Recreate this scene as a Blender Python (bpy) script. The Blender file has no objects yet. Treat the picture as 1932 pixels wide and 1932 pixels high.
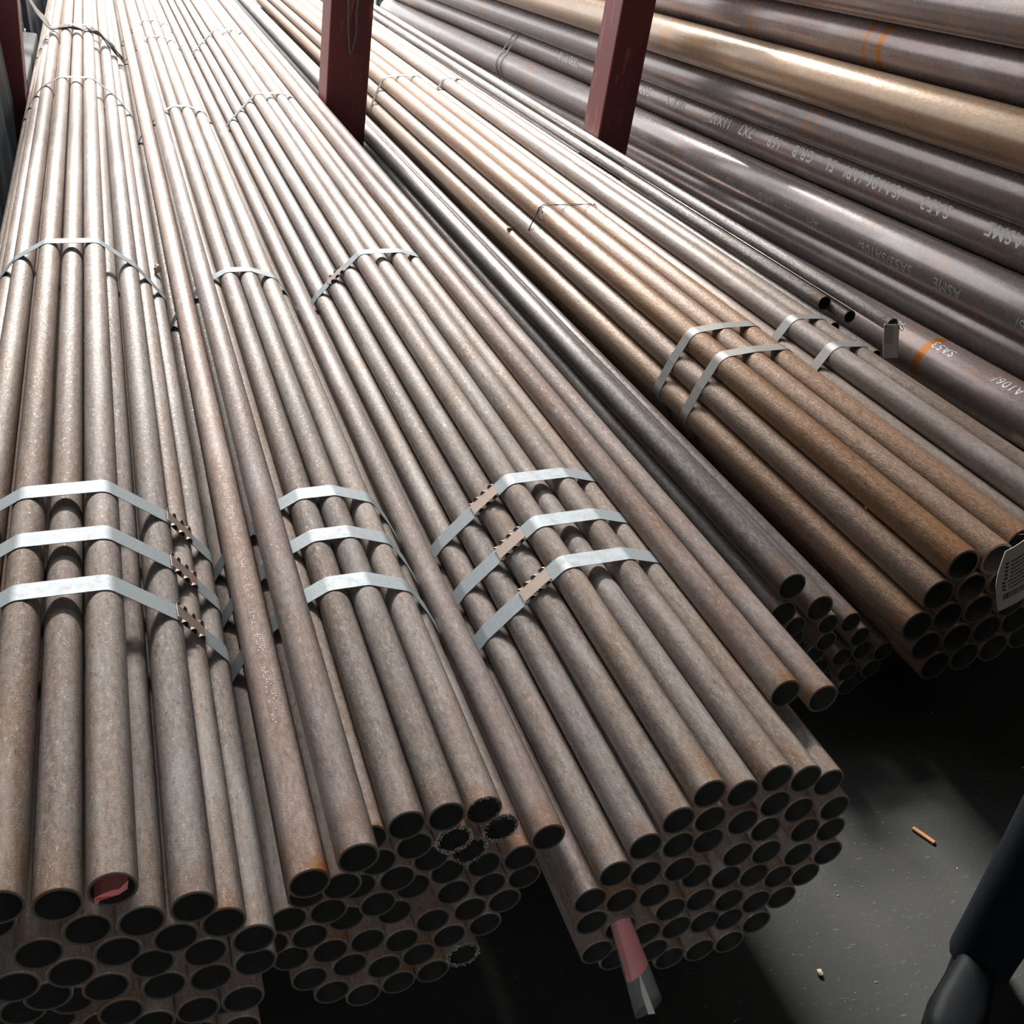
import bpy, bmesh, math, random
from mathutils import Vector, Matrix
random.seed(11)
scene = bpy.context.scene
COL = scene.collection
PI = math.pi

# ------------------------------------------------------------------ camera
CAM_H = 1.65
FOCAL_PX = 1950.0
cam_data = bpy.data.cameras.new('camera')
cam_data.sensor_fit = 'HORIZONTAL'
cam_data.sensor_width = 36.0
cam_data.lens = FOCAL_PX / 1932.0 * 36.0
cam_data.clip_start = 0.02
cam = bpy.data.objects.new('camera', cam_data)
COL.objects.link(cam)
right = Vector((0.9335698, -0.32728192, 0.14606157))
down = Vector((-0.04961134, -0.52163081, -0.85172766))
fwd = Vector((0.35494528, 0.78790091, -0.50321566))
m = Matrix.Identity(4)
for i in range(3):
    m[i][0] = right[i]; m[i][1] = -down[i]; m[i][2] = -fwd[i]
m[0][3], m[1][3], m[2][3] = 0.0, 0.0, CAM_H
cam.matrix_world = m
scene.camera = cam

# ------------------------------------------------------------------ daylight
world = bpy.data.worlds.new('sky')
scene.world = world
world.use_nodes = True
wn = world.node_tree.nodes; wl = world.node_tree.links
wn.clear()
w_out = wn.new('ShaderNodeOutputWorld'); w_bg = wn.new('ShaderNodeBackground')
w_bg.inputs['Color'].default_value = (0.92, 0.96, 1.0, 1)
w_bg.inputs['Strength'].default_value = 1.9
wl.new(w_bg.outputs[0], w_out.inputs[0])

# broad daylight entering under the eaves of the open far end of the shed
GAP_EL, GAP_AZ, GAP_DIST = 37.0, -2.0, 60.0     # height above the horizon; degrees to the right of the pipes' direction
gap_dir = Vector((math.sin(math.radians(GAP_AZ)) * math.cos(math.radians(GAP_EL)),
                  math.cos(math.radians(GAP_AZ)) * math.cos(math.radians(GAP_EL)),
                  math.sin(math.radians(GAP_EL))))
gap_data = bpy.data.lights.new('open_end_daylight', 'AREA')
gap_data.shape = 'RECTANGLE'; gap_data.size = 24.0; gap_data.size_y = 4.0
gap_data.energy = 92000
gap_data.color = (1.0, 0.975, 0.945)
gap = bpy.data.objects.new('open_end_daylight', gap_data)
COL.objects.link(gap)
gap.location = Vector((0.6, 1.5, 0.5)) + gap_dir * GAP_DIST
gap.rotation_euler = (-gap_dir).to_track_quat('-Z', 'Y').to_euler()

scene.view_settings.view_transform = 'Standard'
scene.view_settings.look = 'None'
scene.view_settings.exposure = 0.28
scene.view_settings.gamma = 1.0
scene.view_settings.use_curve_mapping = False

# ------------------------------------------------------------------ helpers
def link(o, parent=None):
    COL.objects.link(o)
    if parent: o.parent = parent
    return o

def tag(o, label=None, cat=None, group=None, kind=None):
    if label: o['label'] = label
    if cat: o['category'] = cat
    if group: o['group'] = group
    if kind: o['kind'] = kind
    return o

def mesh_obj(name, verts, faces, mats, parent=None, smooth=None, slots=None, loc=None):
    me = bpy.data.meshes.new(name)
    me.from_pydata([tuple(v) for v in verts], [], faces)
    for mt in (mats if isinstance(mats, (list, tuple)) else [mats]): me.materials.append(mt)
    if slots: me.polygons.foreach_set('material_index', slots)
    if smooth is True: me.polygons.foreach_set('use_smooth', [True] * len(faces))
    elif smooth: me.polygons.foreach_set('use_smooth', smooth)
    me.update()
    o = bpy.data.objects.new(name, me)
    if loc is not None: o.location = loc
    return link(o, parent)

def empty(name, loc=(0, 0, 0)):
    o = bpy.data.objects.new(name, None)
    o.location = loc; o.empty_display_size = 0.05
    return link(o)

def box_geo(x0, x1, y0, y1, z0, z1, V, F):
    b = len(V)
    V += [(x0, y0, z0), (x1, y0, z0), (x1, y1, z0), (x0, y1, z0), (x0, y0, z1), (x1, y0, z1), (x1, y1, z1), (x0, y1, z1)]
    F += [tuple(b + i for i in f) for f in ((0, 3, 2, 1), (4, 5, 6, 7), (0, 1, 5, 4), (1, 2, 6, 5), (2, 3, 7, 6), (3, 0, 4, 7))]

def bevel(o, w, seg=2):
    bm = bmesh.new(); bm.from_mesh(o.data)
    bmesh.ops.bevel(bm, geom=list(bm.edges), offset=w, segments=seg, profile=0.5, affect='EDGES')
    bm.to_mesh(o.data); bm.free()

def tube_path(pts, r, n=8, closed=False):
    """round tube along 3D points -> verts, faces"""
    pts = [Vector(p) for p in pts]; V = []; F = []
    N = len(pts); up = Vector((0.13, 0.31, 0.94))
    for i, p in enumerate(pts):
        a = pts[max(i - 1, 0)]; b = pts[min(i + 1, N - 1)]
        t = (b - a).normalized()
        u = t.cross(up)
        if u.length < 1e-4: u = t.cross(Vector((1, 0, 0)))
        u.normalize(); v = t.cross(u)
        rr = r[i] if isinstance(r, (list, tuple)) else r
        for k in range(n):
            a_ = 2 * PI * k / n
            V.append(p + u * math.cos(a_) * rr + v * math.sin(a_) * rr)
    for i in range(N - 1):
        for k in range(n):
            F.append((i * n + k, i * n + (k + 1) % n, (i + 1) * n + (k + 1) % n, (i + 1) * n + k))
    F.append(tuple(range(n - 1, -1, -1))); F.append(tuple((N - 1) * n + k for k in range(n)))
    return V, F

def smooth_pts(pts, sub=6):
    """Catmull-Rom"""
    P = [Vector(p) for p in pts]; out = []
    for i in range(len(P) - 1):
        p0 = P[max(i - 1, 0)]; p1 = P[i]; p2 = P[i + 1]; p3 = P[min(i + 2, len(P) - 1)]
        for k in range(sub):
            t = k / sub
            out.append(0.5 * ((2 * p1) + (p2 - p0) * t + (2 * p0 - 5 * p1 + 4 * p2 - p3) * t * t + (3 * p1 - p0 - 3 * p2 + p3) * t ** 3))
    out.append(P[-1])
    return out

# ------------------------------------------------------------------ materials
class NT:
    def __init__(self, name):
        self.mat = bpy.data.materials.new(name); self.mat.use_nodes = True
        self.t = self.mat.node_tree; self.t.nodes.clear()
        self.out = self.t.nodes.new('ShaderNodeOutputMaterial')
        self.b = self.t.nodes.new('ShaderNodeBsdfPrincipled')
        self.t.links.new(self.b.outputs[0], self.out.inputs['Surface'])
    def n(self, kind, **kw):
        nd = self.t.nodes.new(kind)
        for k, v in kw.items(): setattr(nd, k, v)
        return nd
    def set(self, sock, v):
        if isinstance(v, bpy.types.NodeSocket): self.t.links.new(v, sock)
        elif v is not None:
            if isinstance(v, (tuple, list)) and len(v) == 3 and sock.type == 'RGBA': v = (*v, 1)
            sock.default_value = v
    def vmath(self, op, a, b=None):
        nd = self.n('ShaderNodeVectorMath', operation=op); self.set(nd.inputs[0], a)
        if b is not None: self.set(nd.inputs[1], b)
        return nd.outputs[0]
    def math(self, op, a, b=None, c=None, clamp=False):
        nd = self.n('ShaderNodeMath', operation=op, use_clamp=clamp)
        for i, v in enumerate((a, b, c)):
            if v is not None: self.set(nd.inputs[i], v)
        return nd.outputs[0]
    def noise(self, vec, scale, detail=3, rough=0.55, dist=0.0):
        nd = self.n('ShaderNodeTexNoise'); self.set(nd.inputs['Vector'], vec)
        nd.inputs['Scale'].default_value = scale; nd.inputs['Detail'].default_value = detail
        nd.inputs['Roughness'].default_value = rough; nd.inputs['Distortion'].default_value = dist
        return nd.outputs['Fac']
    def ramp(self, fac, stops):
        nd = self.n('ShaderNodeValToRGB'); self.set(nd.inputs[0], fac)
        e = nd.color_ramp.elements
        while len(e) < len(stops): e.new(0.5)
        for el, (p, col) in zip(e, stops):
            el.position = p
            el.color = (col, col, col, 1) if not isinstance(col, (tuple, list)) else (*col, 1)
        return nd.outputs[0]
    def mix(self, fac, a, b, mode='MIX'):
        nd = self.n('ShaderNodeMix', data_type='RGBA', blend_type=mode)
        self.set(nd.inputs[0], fac); self.set(nd.inputs[6], a); self.set(nd.inputs[7], b)
        return nd.outputs[2]
    def bump(self, h, strength, dist):
        nd = self.n('ShaderNodeBump'); self.set(nd.inputs['Height'], h)
        nd.inputs['Strength'].default_value = strength; nd.inputs['Distance'].default_value = dist
        self.t.links.new(nd.outputs[0], self.b.inputs['Normal'])
    def p(self, **kw):
        for k, v in kw.items(): self.set(self.b.inputs[k.replace('_', ' ')], v)
        return self.mat

def scale_vec(t, v, s): return t.vmath('MULTIPLY', v, s)

def pipe_material(name, dark, light, rust, rust_amt=0.35, rough=(0.34, 0.56), metal=0.25, speck=0.5, ring=0.0, scratch=0.5, bump=0.42, endrust=0.6, grain=420.0, spec=0.17, pale=0.5, flecks=0.5, shine_scale=(210, 90, 210)):
    t = NT(name)
    oi = t.n('ShaderNodeObjectInfo'); tc = t.n('ShaderNodeTexCoord')
    off = t.vmath('MULTIPLY', t.n('ShaderNodeCombineXYZ').outputs[0], (1, 1, 1))
    cmb = t.n('ShaderNodeCombineXYZ')
    r1 = t.math('MULTIPLY', oi.outputs['Random'], 37.0)
    for i in range(3): t.set(cmb.inputs[i], r1)
    co = t.vmath('ADD', tc.outputs['Object'], cmb.outputs[0])
    streak = t.noise(scale_vec(t, co, (38, 1.1, 38)), 1.0, 4, 0.6)
    blotch = t.noise(scale_vec(t, co, (9, 5, 9)), 1.0, 5, 0.62, 0.4)
    fine = t.noise(co, grain, 2, 0.6)
    mid = t.noise(scale_vec(t, co, (150, 48, 150)), 1.0, 4, 0.7)
    v = t.math('ADD', t.math('MULTIPLY', streak, 0.45), t.math('MULTIPLY', mid, 0.55))
    base = t.mix(t.ramp(v, [(0.34, 0.0), (0.68, 1.0)]), dark, light)
    base = t.mix(t.math('MULTIPLY', t.ramp(blotch, [(0.50, 0.0), (0.72, 1.0)]), rust_amt), base, rust)
    if ring > 0:
        sep = t.n('ShaderNodeSeparateXYZ'); t.set(sep.inputs[0], co)
        ringn = t.noise(scale_vec(t, co, (1.6, 34, 1.6)), 1.0, 4, 0.7)
        base = t.mix(t.math('MULTIPLY', t.ramp(ringn, [(0.50, 0.0), (0.70, 1.0)]), ring), base, rust)
        ring2 = t.noise(scale_vec(t, co, (0.25, 4.2, 0.25)), 1.0, 1, 0.3)
        base = t.mix(t.math('MULTIPLY', t.ramp(ring2, [(0.690, 0.0), (0.70, 1.0), (0.716, 1.0), (0.73, 0.0)]), min(1.0, ring * 2.4)), base, (0.42, 0.15, 0.035))
    # greyer worn patches
    patch = t.noise(scale_vec(t, co, (17, 3.4, 17)), 1.0, 4, 0.6, 0.3)
    base = t.mix(t.math('MULTIPLY', t.ramp(patch, [(0.52, 0.0), (0.70, 1.0)]), pale), base, tuple(min(1.0, (c * 0.55 + 0.45 * sum(light) / 3) * 1.3) for c in light))
    # dark scuffs and pale flecks
    base = t.mix(t.math('MULTIPLY', t.ramp(t.noise(scale_vec(t, co, (160, 60, 160)), 1.0, 3, 0.7), [(0.60, 0.0), (0.72, 1.0)]), speck), base, tuple(c * 0.42 for c in dark))
    base = t.mix(t.math('MULTIPLY', t.ramp(fine, [(0.60, 0.0), (0.75, 1.0)]), speck * 0.6), base, tuple(min(1, c * 1.7) for c in light))
    # rust close to the sawn end
    sep2 = t.n('ShaderNodeSeparateXYZ'); t.set(sep2.inputs[0], tc.outputs['Object'])
    near = t.math('SUBTRACT', 1.0, t.math('MULTIPLY', sep2.outputs[1], 11.0), clamp=True)
    near = t.math('MULTIPLY', near, t.ramp(t.noise(co, 16, 3), [(0.38, 0.0), (0.62, 1.0)]))
    base = t.mix(t.math('MULTIPLY', near, endrust), base, (0.26, 0.12, 0.055))
    # each pipe a little different
    hv = t.n('ShaderNodeHueSaturation'); t.set(hv.inputs['Color'], base)
    rnd2 = t.math('FRACT', t.math('MULTIPLY', oi.outputs['Random'], 71.3))
    t.set(hv.inputs['Value'], t.math('MULTIPLY_ADD', oi.outputs['Random'], 0.34, 0.83))
    t.set(hv.inputs['Saturation'], t.math('MULTIPLY_ADD', rnd2, 0.45, 0.78))
    fleck = t.noise(scale_vec(t, co, (260, 110, 260)), 1.0, 4, 0.75, 0.6)
    rg = t.math('MULTIPLY_ADD', t.ramp(t.math('MULTIPLY_ADD', fleck, 0.6, t.math('MULTIPLY', mid, 0.4)), [(0.40, 0.0), (0.60, 1.0)]), rough[1] - rough[0], rough[0])
    # bare burnished flecks
    shine = t.ramp(t.noise(scale_vec(t, co, shine_scale), 1.0, 3, 0.7, 0.8), [(0.57, 0.0), (0.66, 1.0)])
    shine = t.math('MULTIPLY', shine, flecks)
    col = t.mix(shine, hv.outputs[0], tuple(min(0.75, c * 1.55) for c in light))
    rg = t.math('SUBTRACT', rg, t.math('MULTIPLY', shine, 0.16))
    met = t.math('MULTIPLY_ADD', shine, 0.55, metal)
    hgt = t.math('ADD', t.math('MULTIPLY', fine, 0.5), t.math('ADD', t.math('MULTIPLY', fleck, 0.7), t.math('MULTIPLY', t.noise(scale_vec(t, co, (60, 14, 60)), 1.0, 3), 1.3)))
    t.bump(hgt, bump, 0.0012)
    return t.p(Base_Color=col, Roughness=rg, Metallic=met, Specular_IOR_Level=spec)

MAT = {}
MAT['scale'] = pipe_material('mill_scale_steel', (0.185, 0.145, 0.122), (0.41, 0.35, 0.31), (0.29, 0.165, 0.10), rust_amt=0.42, rough=(0.34, 0.66), metal=0.03, speck=0.62)
MAT['loose'] = pipe_material('reddish_mill_scale', (0.195, 0.143, 0.122), (0.40, 0.33, 0.298), (0.29, 0.16, 0.105), rust_amt=0.4, rough=(0.32, 0.6), metal=0.03, speck=0.3, endrust=1.0)
MAT['rusty'] = pipe_material('grainy_rusted_steel', (0.185, 0.108, 0.068), (0.35, 0.232, 0.16), (0.28, 0.13, 0.055), rust_amt=0.35, rough=(0.22, 0.55), metal=0.15, speck=0.45, bump=0.95, endrust=0.5, grain=260.0, spec=0.6, pale=0.15, flecks=0.9, shine_scale=(420, 330, 420))
MAT['pair'] = pipe_material('grey_brown_steel', (0.175, 0.135, 0.115), (0.37, 0.31, 0.27), (0.26, 0.15, 0.09), rust_amt=0.4, rough=(0.34, 0.5), metal=0.25, speck=0.45)
MAT['thin'] = pipe_material('shiny_speckled_steel', (0.2, 0.165, 0.145), (0.52, 0.49, 0.46), (0.30, 0.185, 0.11), rust_amt=0.3, rough=(0.2, 0.42), metal=0.55, speck=0.7, bump=0.5)
MAT['dark'] = pipe_material('dark_oily_steel', (0.11, 0.095, 0.088), (0.27, 0.24, 0.22), (0.2, 0.13, 0.09), rust_amt=0.3, rough=(0.28, 0.5), metal=0.4, speck=0.3)
MAT['big'] = pipe_material('purple_grey_mill_scale', (0.205, 0.16, 0.155), (0.315, 0.26, 0.252), (0.36, 0.185, 0.085), rust_amt=0.35, flecks=0.3, rough=(0.2, 0.36), metal=0.4, spec=0.8, speck=0.06, ring=0.42, bump=0.05, endrust=0.0, grain=200.0)
MAT['big_brown'] = pipe_material('orange_brown_mill_scale', (0.20, 0.125, 0.075), (0.36, 0.245, 0.155), (0.38, 0.18, 0.065), rust_amt=0.5, rough=(0.24, 0.4), metal=0.3, spec=0.7, speck=0.06, flecks=0.3, ring=0.6, bump=0.05, endrust=0.0, grain=200.0)

def plain(name, col, rough=0.6, metal=0.0, noise_scale=30, amt=0.35, bump_s=0.0, **kw):
    t = NT(name); tc = t.n('ShaderNodeTexCoord')
    nz = t.noise(tc.outputs['Object'], noise_scale, 4, 0.6)
    c = t.mix(t.math('MULTIPLY', t.ramp(nz, [(0.3, 0.0), (0.7, 1.0)]), amt), col, tuple(x * 0.45 for x in col))
    if bump_s: t.bump(nz, bump_s, 0.003)
    return t.p(Base_Color=c, Roughness=rough, Metallic=metal, **kw)

MAT['rim'] = plain('sawn_pipe_edge', (0.115, 0.09, 0.075), 0.6, 0.2, 300, 0.5)
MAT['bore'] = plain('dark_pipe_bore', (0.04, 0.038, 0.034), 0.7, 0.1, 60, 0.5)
MAT['timber'] = plain('weathered_timber', (0.20, 0.14, 0.09), 0.8, 0, 14, 0.6, 0.3)
MAT['wire'] = plain('dark_tie_wire', (0.06, 0.05, 0.045), 0.5, 0.6, 90, 0.4)
MAT['paper'] = plain('cream_tag_card', (0.80, 0.76, 0.66), 0.7, 0, 40, 0.1)
MAT['ink'] = plain('black_print', (0.03, 0.03, 0.035), 0.7, 0, 60, 0.1)
MAT['redpaper'] = plain('red_label_paper', (0.88, 0.27, 0.25), 0.6, 0, 25, 0.15)
MAT['crust'] = plain('white_lime_crust', (0.55, 0.53, 0.48), 0.9, 0, 300, 0.5)
MAT['foam'] = plain('pale_foam_crumb', (0.62, 0.53, 0.40), 0.9, 0, 120, 0.25, 0.4)
MAT['chip'] = plain('orange_wood_chip', (0.46, 0.20, 0.08), 0.8, 0, 60, 0.3)
MAT['sling'] = plain('dirty_webbing', (0.15, 0.125, 0.115), 0.85, 0, 45, 0.6, 0.6)
MAT['chalk'] = plain('white_stencil_paint', (0.85, 0.84, 0.82), 0.6, 0.0, 140, 0.55)
MAT['chalk2'] = plain('faded_stencil_paint', (0.36, 0.35, 0.345), 0.55, 0.1, 90, 0.5)

def strap_material(name, col, rusty=0.3, rough=0.32):
    t = NT(name); tc = t.n('ShaderNodeTexCoord'); oi = t.n('ShaderNodeObjectInfo')
    cmb = t.n('ShaderNodeCombineXYZ'); r1 = t.math('MULTIPLY', oi.outputs['Random'], 20.0)
    for i in range(3): t.set(cmb.inputs[i], r1)
    co = t.vmath('ADD', tc.outputs['Object'], cmb.outputs[0])
    nz = t.noise(co, 45, 5, 0.65); nf = t.noise(co, 600, 2, 0.6)
    c = t.mix(t.ramp(nf, [(0.4, 0.0), (0.62, 1.0)]), col, tuple(x * 0.72 for x in col))
    c = t.mix(t.math('MULTIPLY', t.ramp(nz, [(0.58, 0.0), (0.72, 1.0)]), rusty), c, (0.30, 0.15, 0.08))
    t.bump(nf, 0.12, 0.0006)
    return t.p(Base_Color=c, Metallic=0.85, Roughness=t.math('MULTIPLY_ADD', nz, 0.25, rough - 0.12))
MAT['strap'] = strap_material('galvanised_strap', (0.22, 0.243, 0.252), 0.35, 0.70)
MAT['strap_old'] = strap_material('dull_grey_strap', (0.17, 0.166, 0.158), 0.4, 0.62)
MAT['seal'] = strap_material('stained_strap_seal', (0.30, 0.24, 0.20), 0.35, 0.5)

# red oxide paint, worn
t = NT('worn_red_oxide_paint'); tc = t.n('ShaderNodeTexCoord')
w1 = t.noise(scale_vec(t, tc.outputs['Object'], (22, 22, 4)), 1.0, 6, 0.7)
w2 = t.noise(tc.outputs['Object'], 60, 4, 0.6)
c = t.mix(t.math('MULTIPLY', t.ramp(w2, [(0.35, 0), (0.7, 1)]), 0.5), (0.15, 0.027, 0.028), (0.11, 0.021, 0.023))
c = t.mix(t.ramp(w1, [(0.60, 0), (0.66, 0.8)]), c, (0.34, 0.12, 0.08))
c = t.mix(t.ramp(t.noise(scale_vec(t, tc.outputs['Object'], (60, 60, 14)), 1.0, 4, 0.7), [(0.66, 0), (0.70, 0.7)]), c, (0.22, 0.16, 0.11))
t.bump(w2, 0.15, 0.001)
MAT['redpaint'] = t.p(Base_Color=c, Roughness=0.5)

# concrete floor
t = NT('dark_scuffed_concrete'); tc = t.n('ShaderNodeTexCoord')
f1 = t.noise(tc.outputs['Object'], 2.2, 6, 0.6); f2 = t.noise(tc.outputs['Object'], 120, 3, 0.6)
f3 = t.noise(scale_vec(t, tc.outputs['Object'], (25, 160, 1)), 1.0, 3, 0.7)
c = t.mix(t.ramp(f1, [(0.3, 0), (0.7, 1)]), (0.021, 0.022, 0.019), (0.038, 0.038, 0.033))
c = t.mix(t.math('MULTIPLY', t.ramp(f3, [(0.62, 0), (0.74, 1)]), 0.35), c, (0.26, 0.25, 0.22))
c = t.mix(t.math('MULTIPLY', t.ramp(f2, [(0.66, 0), (0.74, 1)]), 0.4), c, (0.3, 0.28, 0.24))
t.bump(f2, 0.2, 0.002)
MAT['floor'] = t.p(Base_Color=c, Roughness=0.75)
MAT['sheet'] = plain('dark_steel_cladding', (0.03, 0.034, 0.038), 0.6, 0.2, 3, 0.4)
MAT['backwall'] = plain('grey_cladding', (0.13, 0.14, 0.145), 0.6, 0.1, 3, 0.4)
MAT['roof'] = plain('grey_roof_sheet', (0.05, 0.053, 0.057), 0.7, 0.2, 3, 0.4)
MAT['filler_tarp'] = plain('filler_dark_tarp', (0.012, 0.022, 0.035), 0.6, 0, 8, 0.4, 0.3)
MAT['kerb'] = plain('pale_concrete', (0.06, 0.059, 0.056), 0.85, 0, 25, 0.35, 0.4)

# ------------------------------------------------------------------ the shed
def quad_box(name, x0, x1, y0, y1, z0, z1, mat, parent=None):
    V, F = [], []; box_geo(x0, x1, y0, y1, z0, z1, V, F)
    return mesh_obj(name, V, F, mat, parent)

tag(quad_box('floor', -8, 9, -5, 20, -0.10, 0.0, MAT['floor']), 'dark scuffed concrete floor under the pipe racks', None, None, 'structure')

def corrugated(name, axis, a0, a1, b0, b1, c, mat, pitch=0.20, depth=0.035):
    """sheet wall or roof with real folds; axis = direction the folds step along"""
    n = int((a1 - a0) / (pitch / 4)); V, F = [], []
    for i in range(n + 1):
        a = a0 + (a1 - a0) * i / n
        d = depth if (i % 4) in (1, 2) else 0.0
        if axis == 'x': V += [(a, b0, c + d), (a, b1, c + d)]
        elif axis == 'wy': V += [(c + d, a, b0), (c + d, a, b1)]
        else: V += [(a, c + d, b0), (a, c + d, b1)]
    for i in range(n): F.append((2 * i, 2 * i + 1, 2 * i + 3, 2 * i + 2))
    return mesh_obj(name, V, F, mat)
ROOF_EDGE = 5.6
ROOF_Z = 8.0
tag(corrugated('roof_sheet', 'x', -2.5, 3.6, -4.6, ROOF_EDGE, ROOF_Z, MAT['roof']), 'grey corrugated roof sheet above the near pipe ends', None, None, 'structure')
ADDED_DOOR = (-0.8, 0.8, 2.1)      # unseen doorway added to light the near pipe ends: x range and head height
for nm, x0, x1, z0 in (('wall_back', -2.5, ADDED_DOOR[0], 0.0), ('wall_back_right', ADDED_DOOR[1], 3.5, 0.0), ('wall_back_above', ADDED_DOOR[0], ADDED_DOOR[1], ADDED_DOOR[2])):
    tag(corrugated(nm, 'wx', x0, x1, z0, ROOF_Z, -2.4, MAT['sheet']), 'dark corrugated cladding around the added doorway behind the viewer', None, None, 'structure')
tag(corrugated('wall_left', 'wy', -4.6, 4.0, 0.0, ROOF_Z, -2.3, MAT['sheet']), 'dark corrugated cladding left of the racks', None, None, 'structure')
tag(corrugated('wall_left_low', 'wy', 4.0, 14.0, 0.0, 1.4, -2.3, MAT['sheet']), 'low dark cladding left of the racks', None, None, 'structure')
tag(corrugated('wall_right', 'wy', -4.6, 14.0, 0.0, ROOF_Z, 3.30, MAT['sheet']), 'dark corrugated cladding behind the large pipes', None, None, 'structure')

# steel stanchions
def stanchion(x0, x1, y0, y1, label, seam=0.8):
    root = empty('steel_post', ((x0 + x1) / 2, (y0 + y1) / 2, 0))
    tag(root, label, 'post', 'red painted rack posts')
    hx, hy = (x1 - x0) / 2, (y1 - y0) / 2
    V, F = [], []; box_geo(-hx, hx, -hy, hy, 0.012, 2.05, V, F)
    o = mesh_obj('column', V, F, MAT['redpaint'], root); bevel(o, 0.007, 2)
    V, F = [], []; box_geo(-hx + 2 * hx * seam, -hx + 2 * hx * seam + 0.006, -hy - 0.0035, -hy + 0.001, 0.02, 2.04, V, F)
    mesh_obj('weld_seam', V, F, MAT['redpaint'], root)
    V, F = [], []; box_geo(-hx - 0.02, hx + 0.02, -hy - 0.02, hy + 0.02, 0.0, 0.012, V, F)
    mesh_obj('base_plate', V, F, MAT['redpaint'], root)
    return root
stanchion(1.172, 1.400, 5.98, 6.215, 'dark red steel post standing between the front bundle and the rusty bundle', 0.86)
stanchion(2.530, 2.719, 5.33, 5.55, 'bright red scuffed steel post in front of the large pipes', 0.82)
stanchion(-0.640, -0.361, 6.45, 6.68, 'dark steel post at the left edge beside the leftmost bundle', 0.2)

# concrete block behind the left post
V, F = [], []; box_geo(-0.545, -0.362, 6.75, 8.4, 0.0, 0.40, V, F)
o = mesh_obj('concrete_block', V, F, MAT['kerb']); bevel(o, 0.012, 2)
tag(o, 'long pale concrete block beside the leftmost bundle, behind the dark post', 'block')

# tarpaulin piles invented to keep the left side dark
def filler_tarp(x0, x1, y0, y1, h):
    V, F = [], []; rnd = random.Random(3); nx, ny = 12, 20
    prof = [(0.0, 0.0), (0.02, 0.35), (0.04, 0.75), (0.09, 0.97), (0.3, 1.02), (0.5, 1.0), (0.7, 1.02), (0.91, 0.96), (0.96, 0.75), (0.98, 0.35), (1.0, 0.0)]
    for j in range(ny + 1):
        f = j / ny; sc = 1.0 if 0 < j < ny else 0.97
        for (a, b) in prof:
            V.append((x0 + (x1 - x0) * a + rnd.uniform(-.012, .012), y0 + (y1 - y0) * f + rnd.uniform(-.01, .01), max(0.0, h * b * sc + (rnd.uniform(-.02, .02) if b > 0 else 0))))
    n = len(prof)
    for j in range(ny):
        for i in range(n - 1): F.append((j * n + i, (j + 1) * n + i, (j + 1) * n + i + 1, j * n + i + 1))
    F.append(tuple(range(n))); F.append(tuple(ny * n + i for i in range(n - 1, -1, -1)))
    return mesh_obj('filler_tarp_pile', V, F, MAT['filler_tarp'])
tag(filler_tarp(-1.5, -0.40, 8.6, 13.0, 1.05), 'added dark blue tarpaulin pile hiding the bright floor beyond the left post', 'tarpaulin')
tag(filler_tarp(-1.5, -0.405, 1.6, 6.35, 1.0), 'added dark tarpaulin pile standing in for shade left of the leftmost bundle', 'tarpaulin')  # invented pile; its unlit side takes the place of shaded floor

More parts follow.
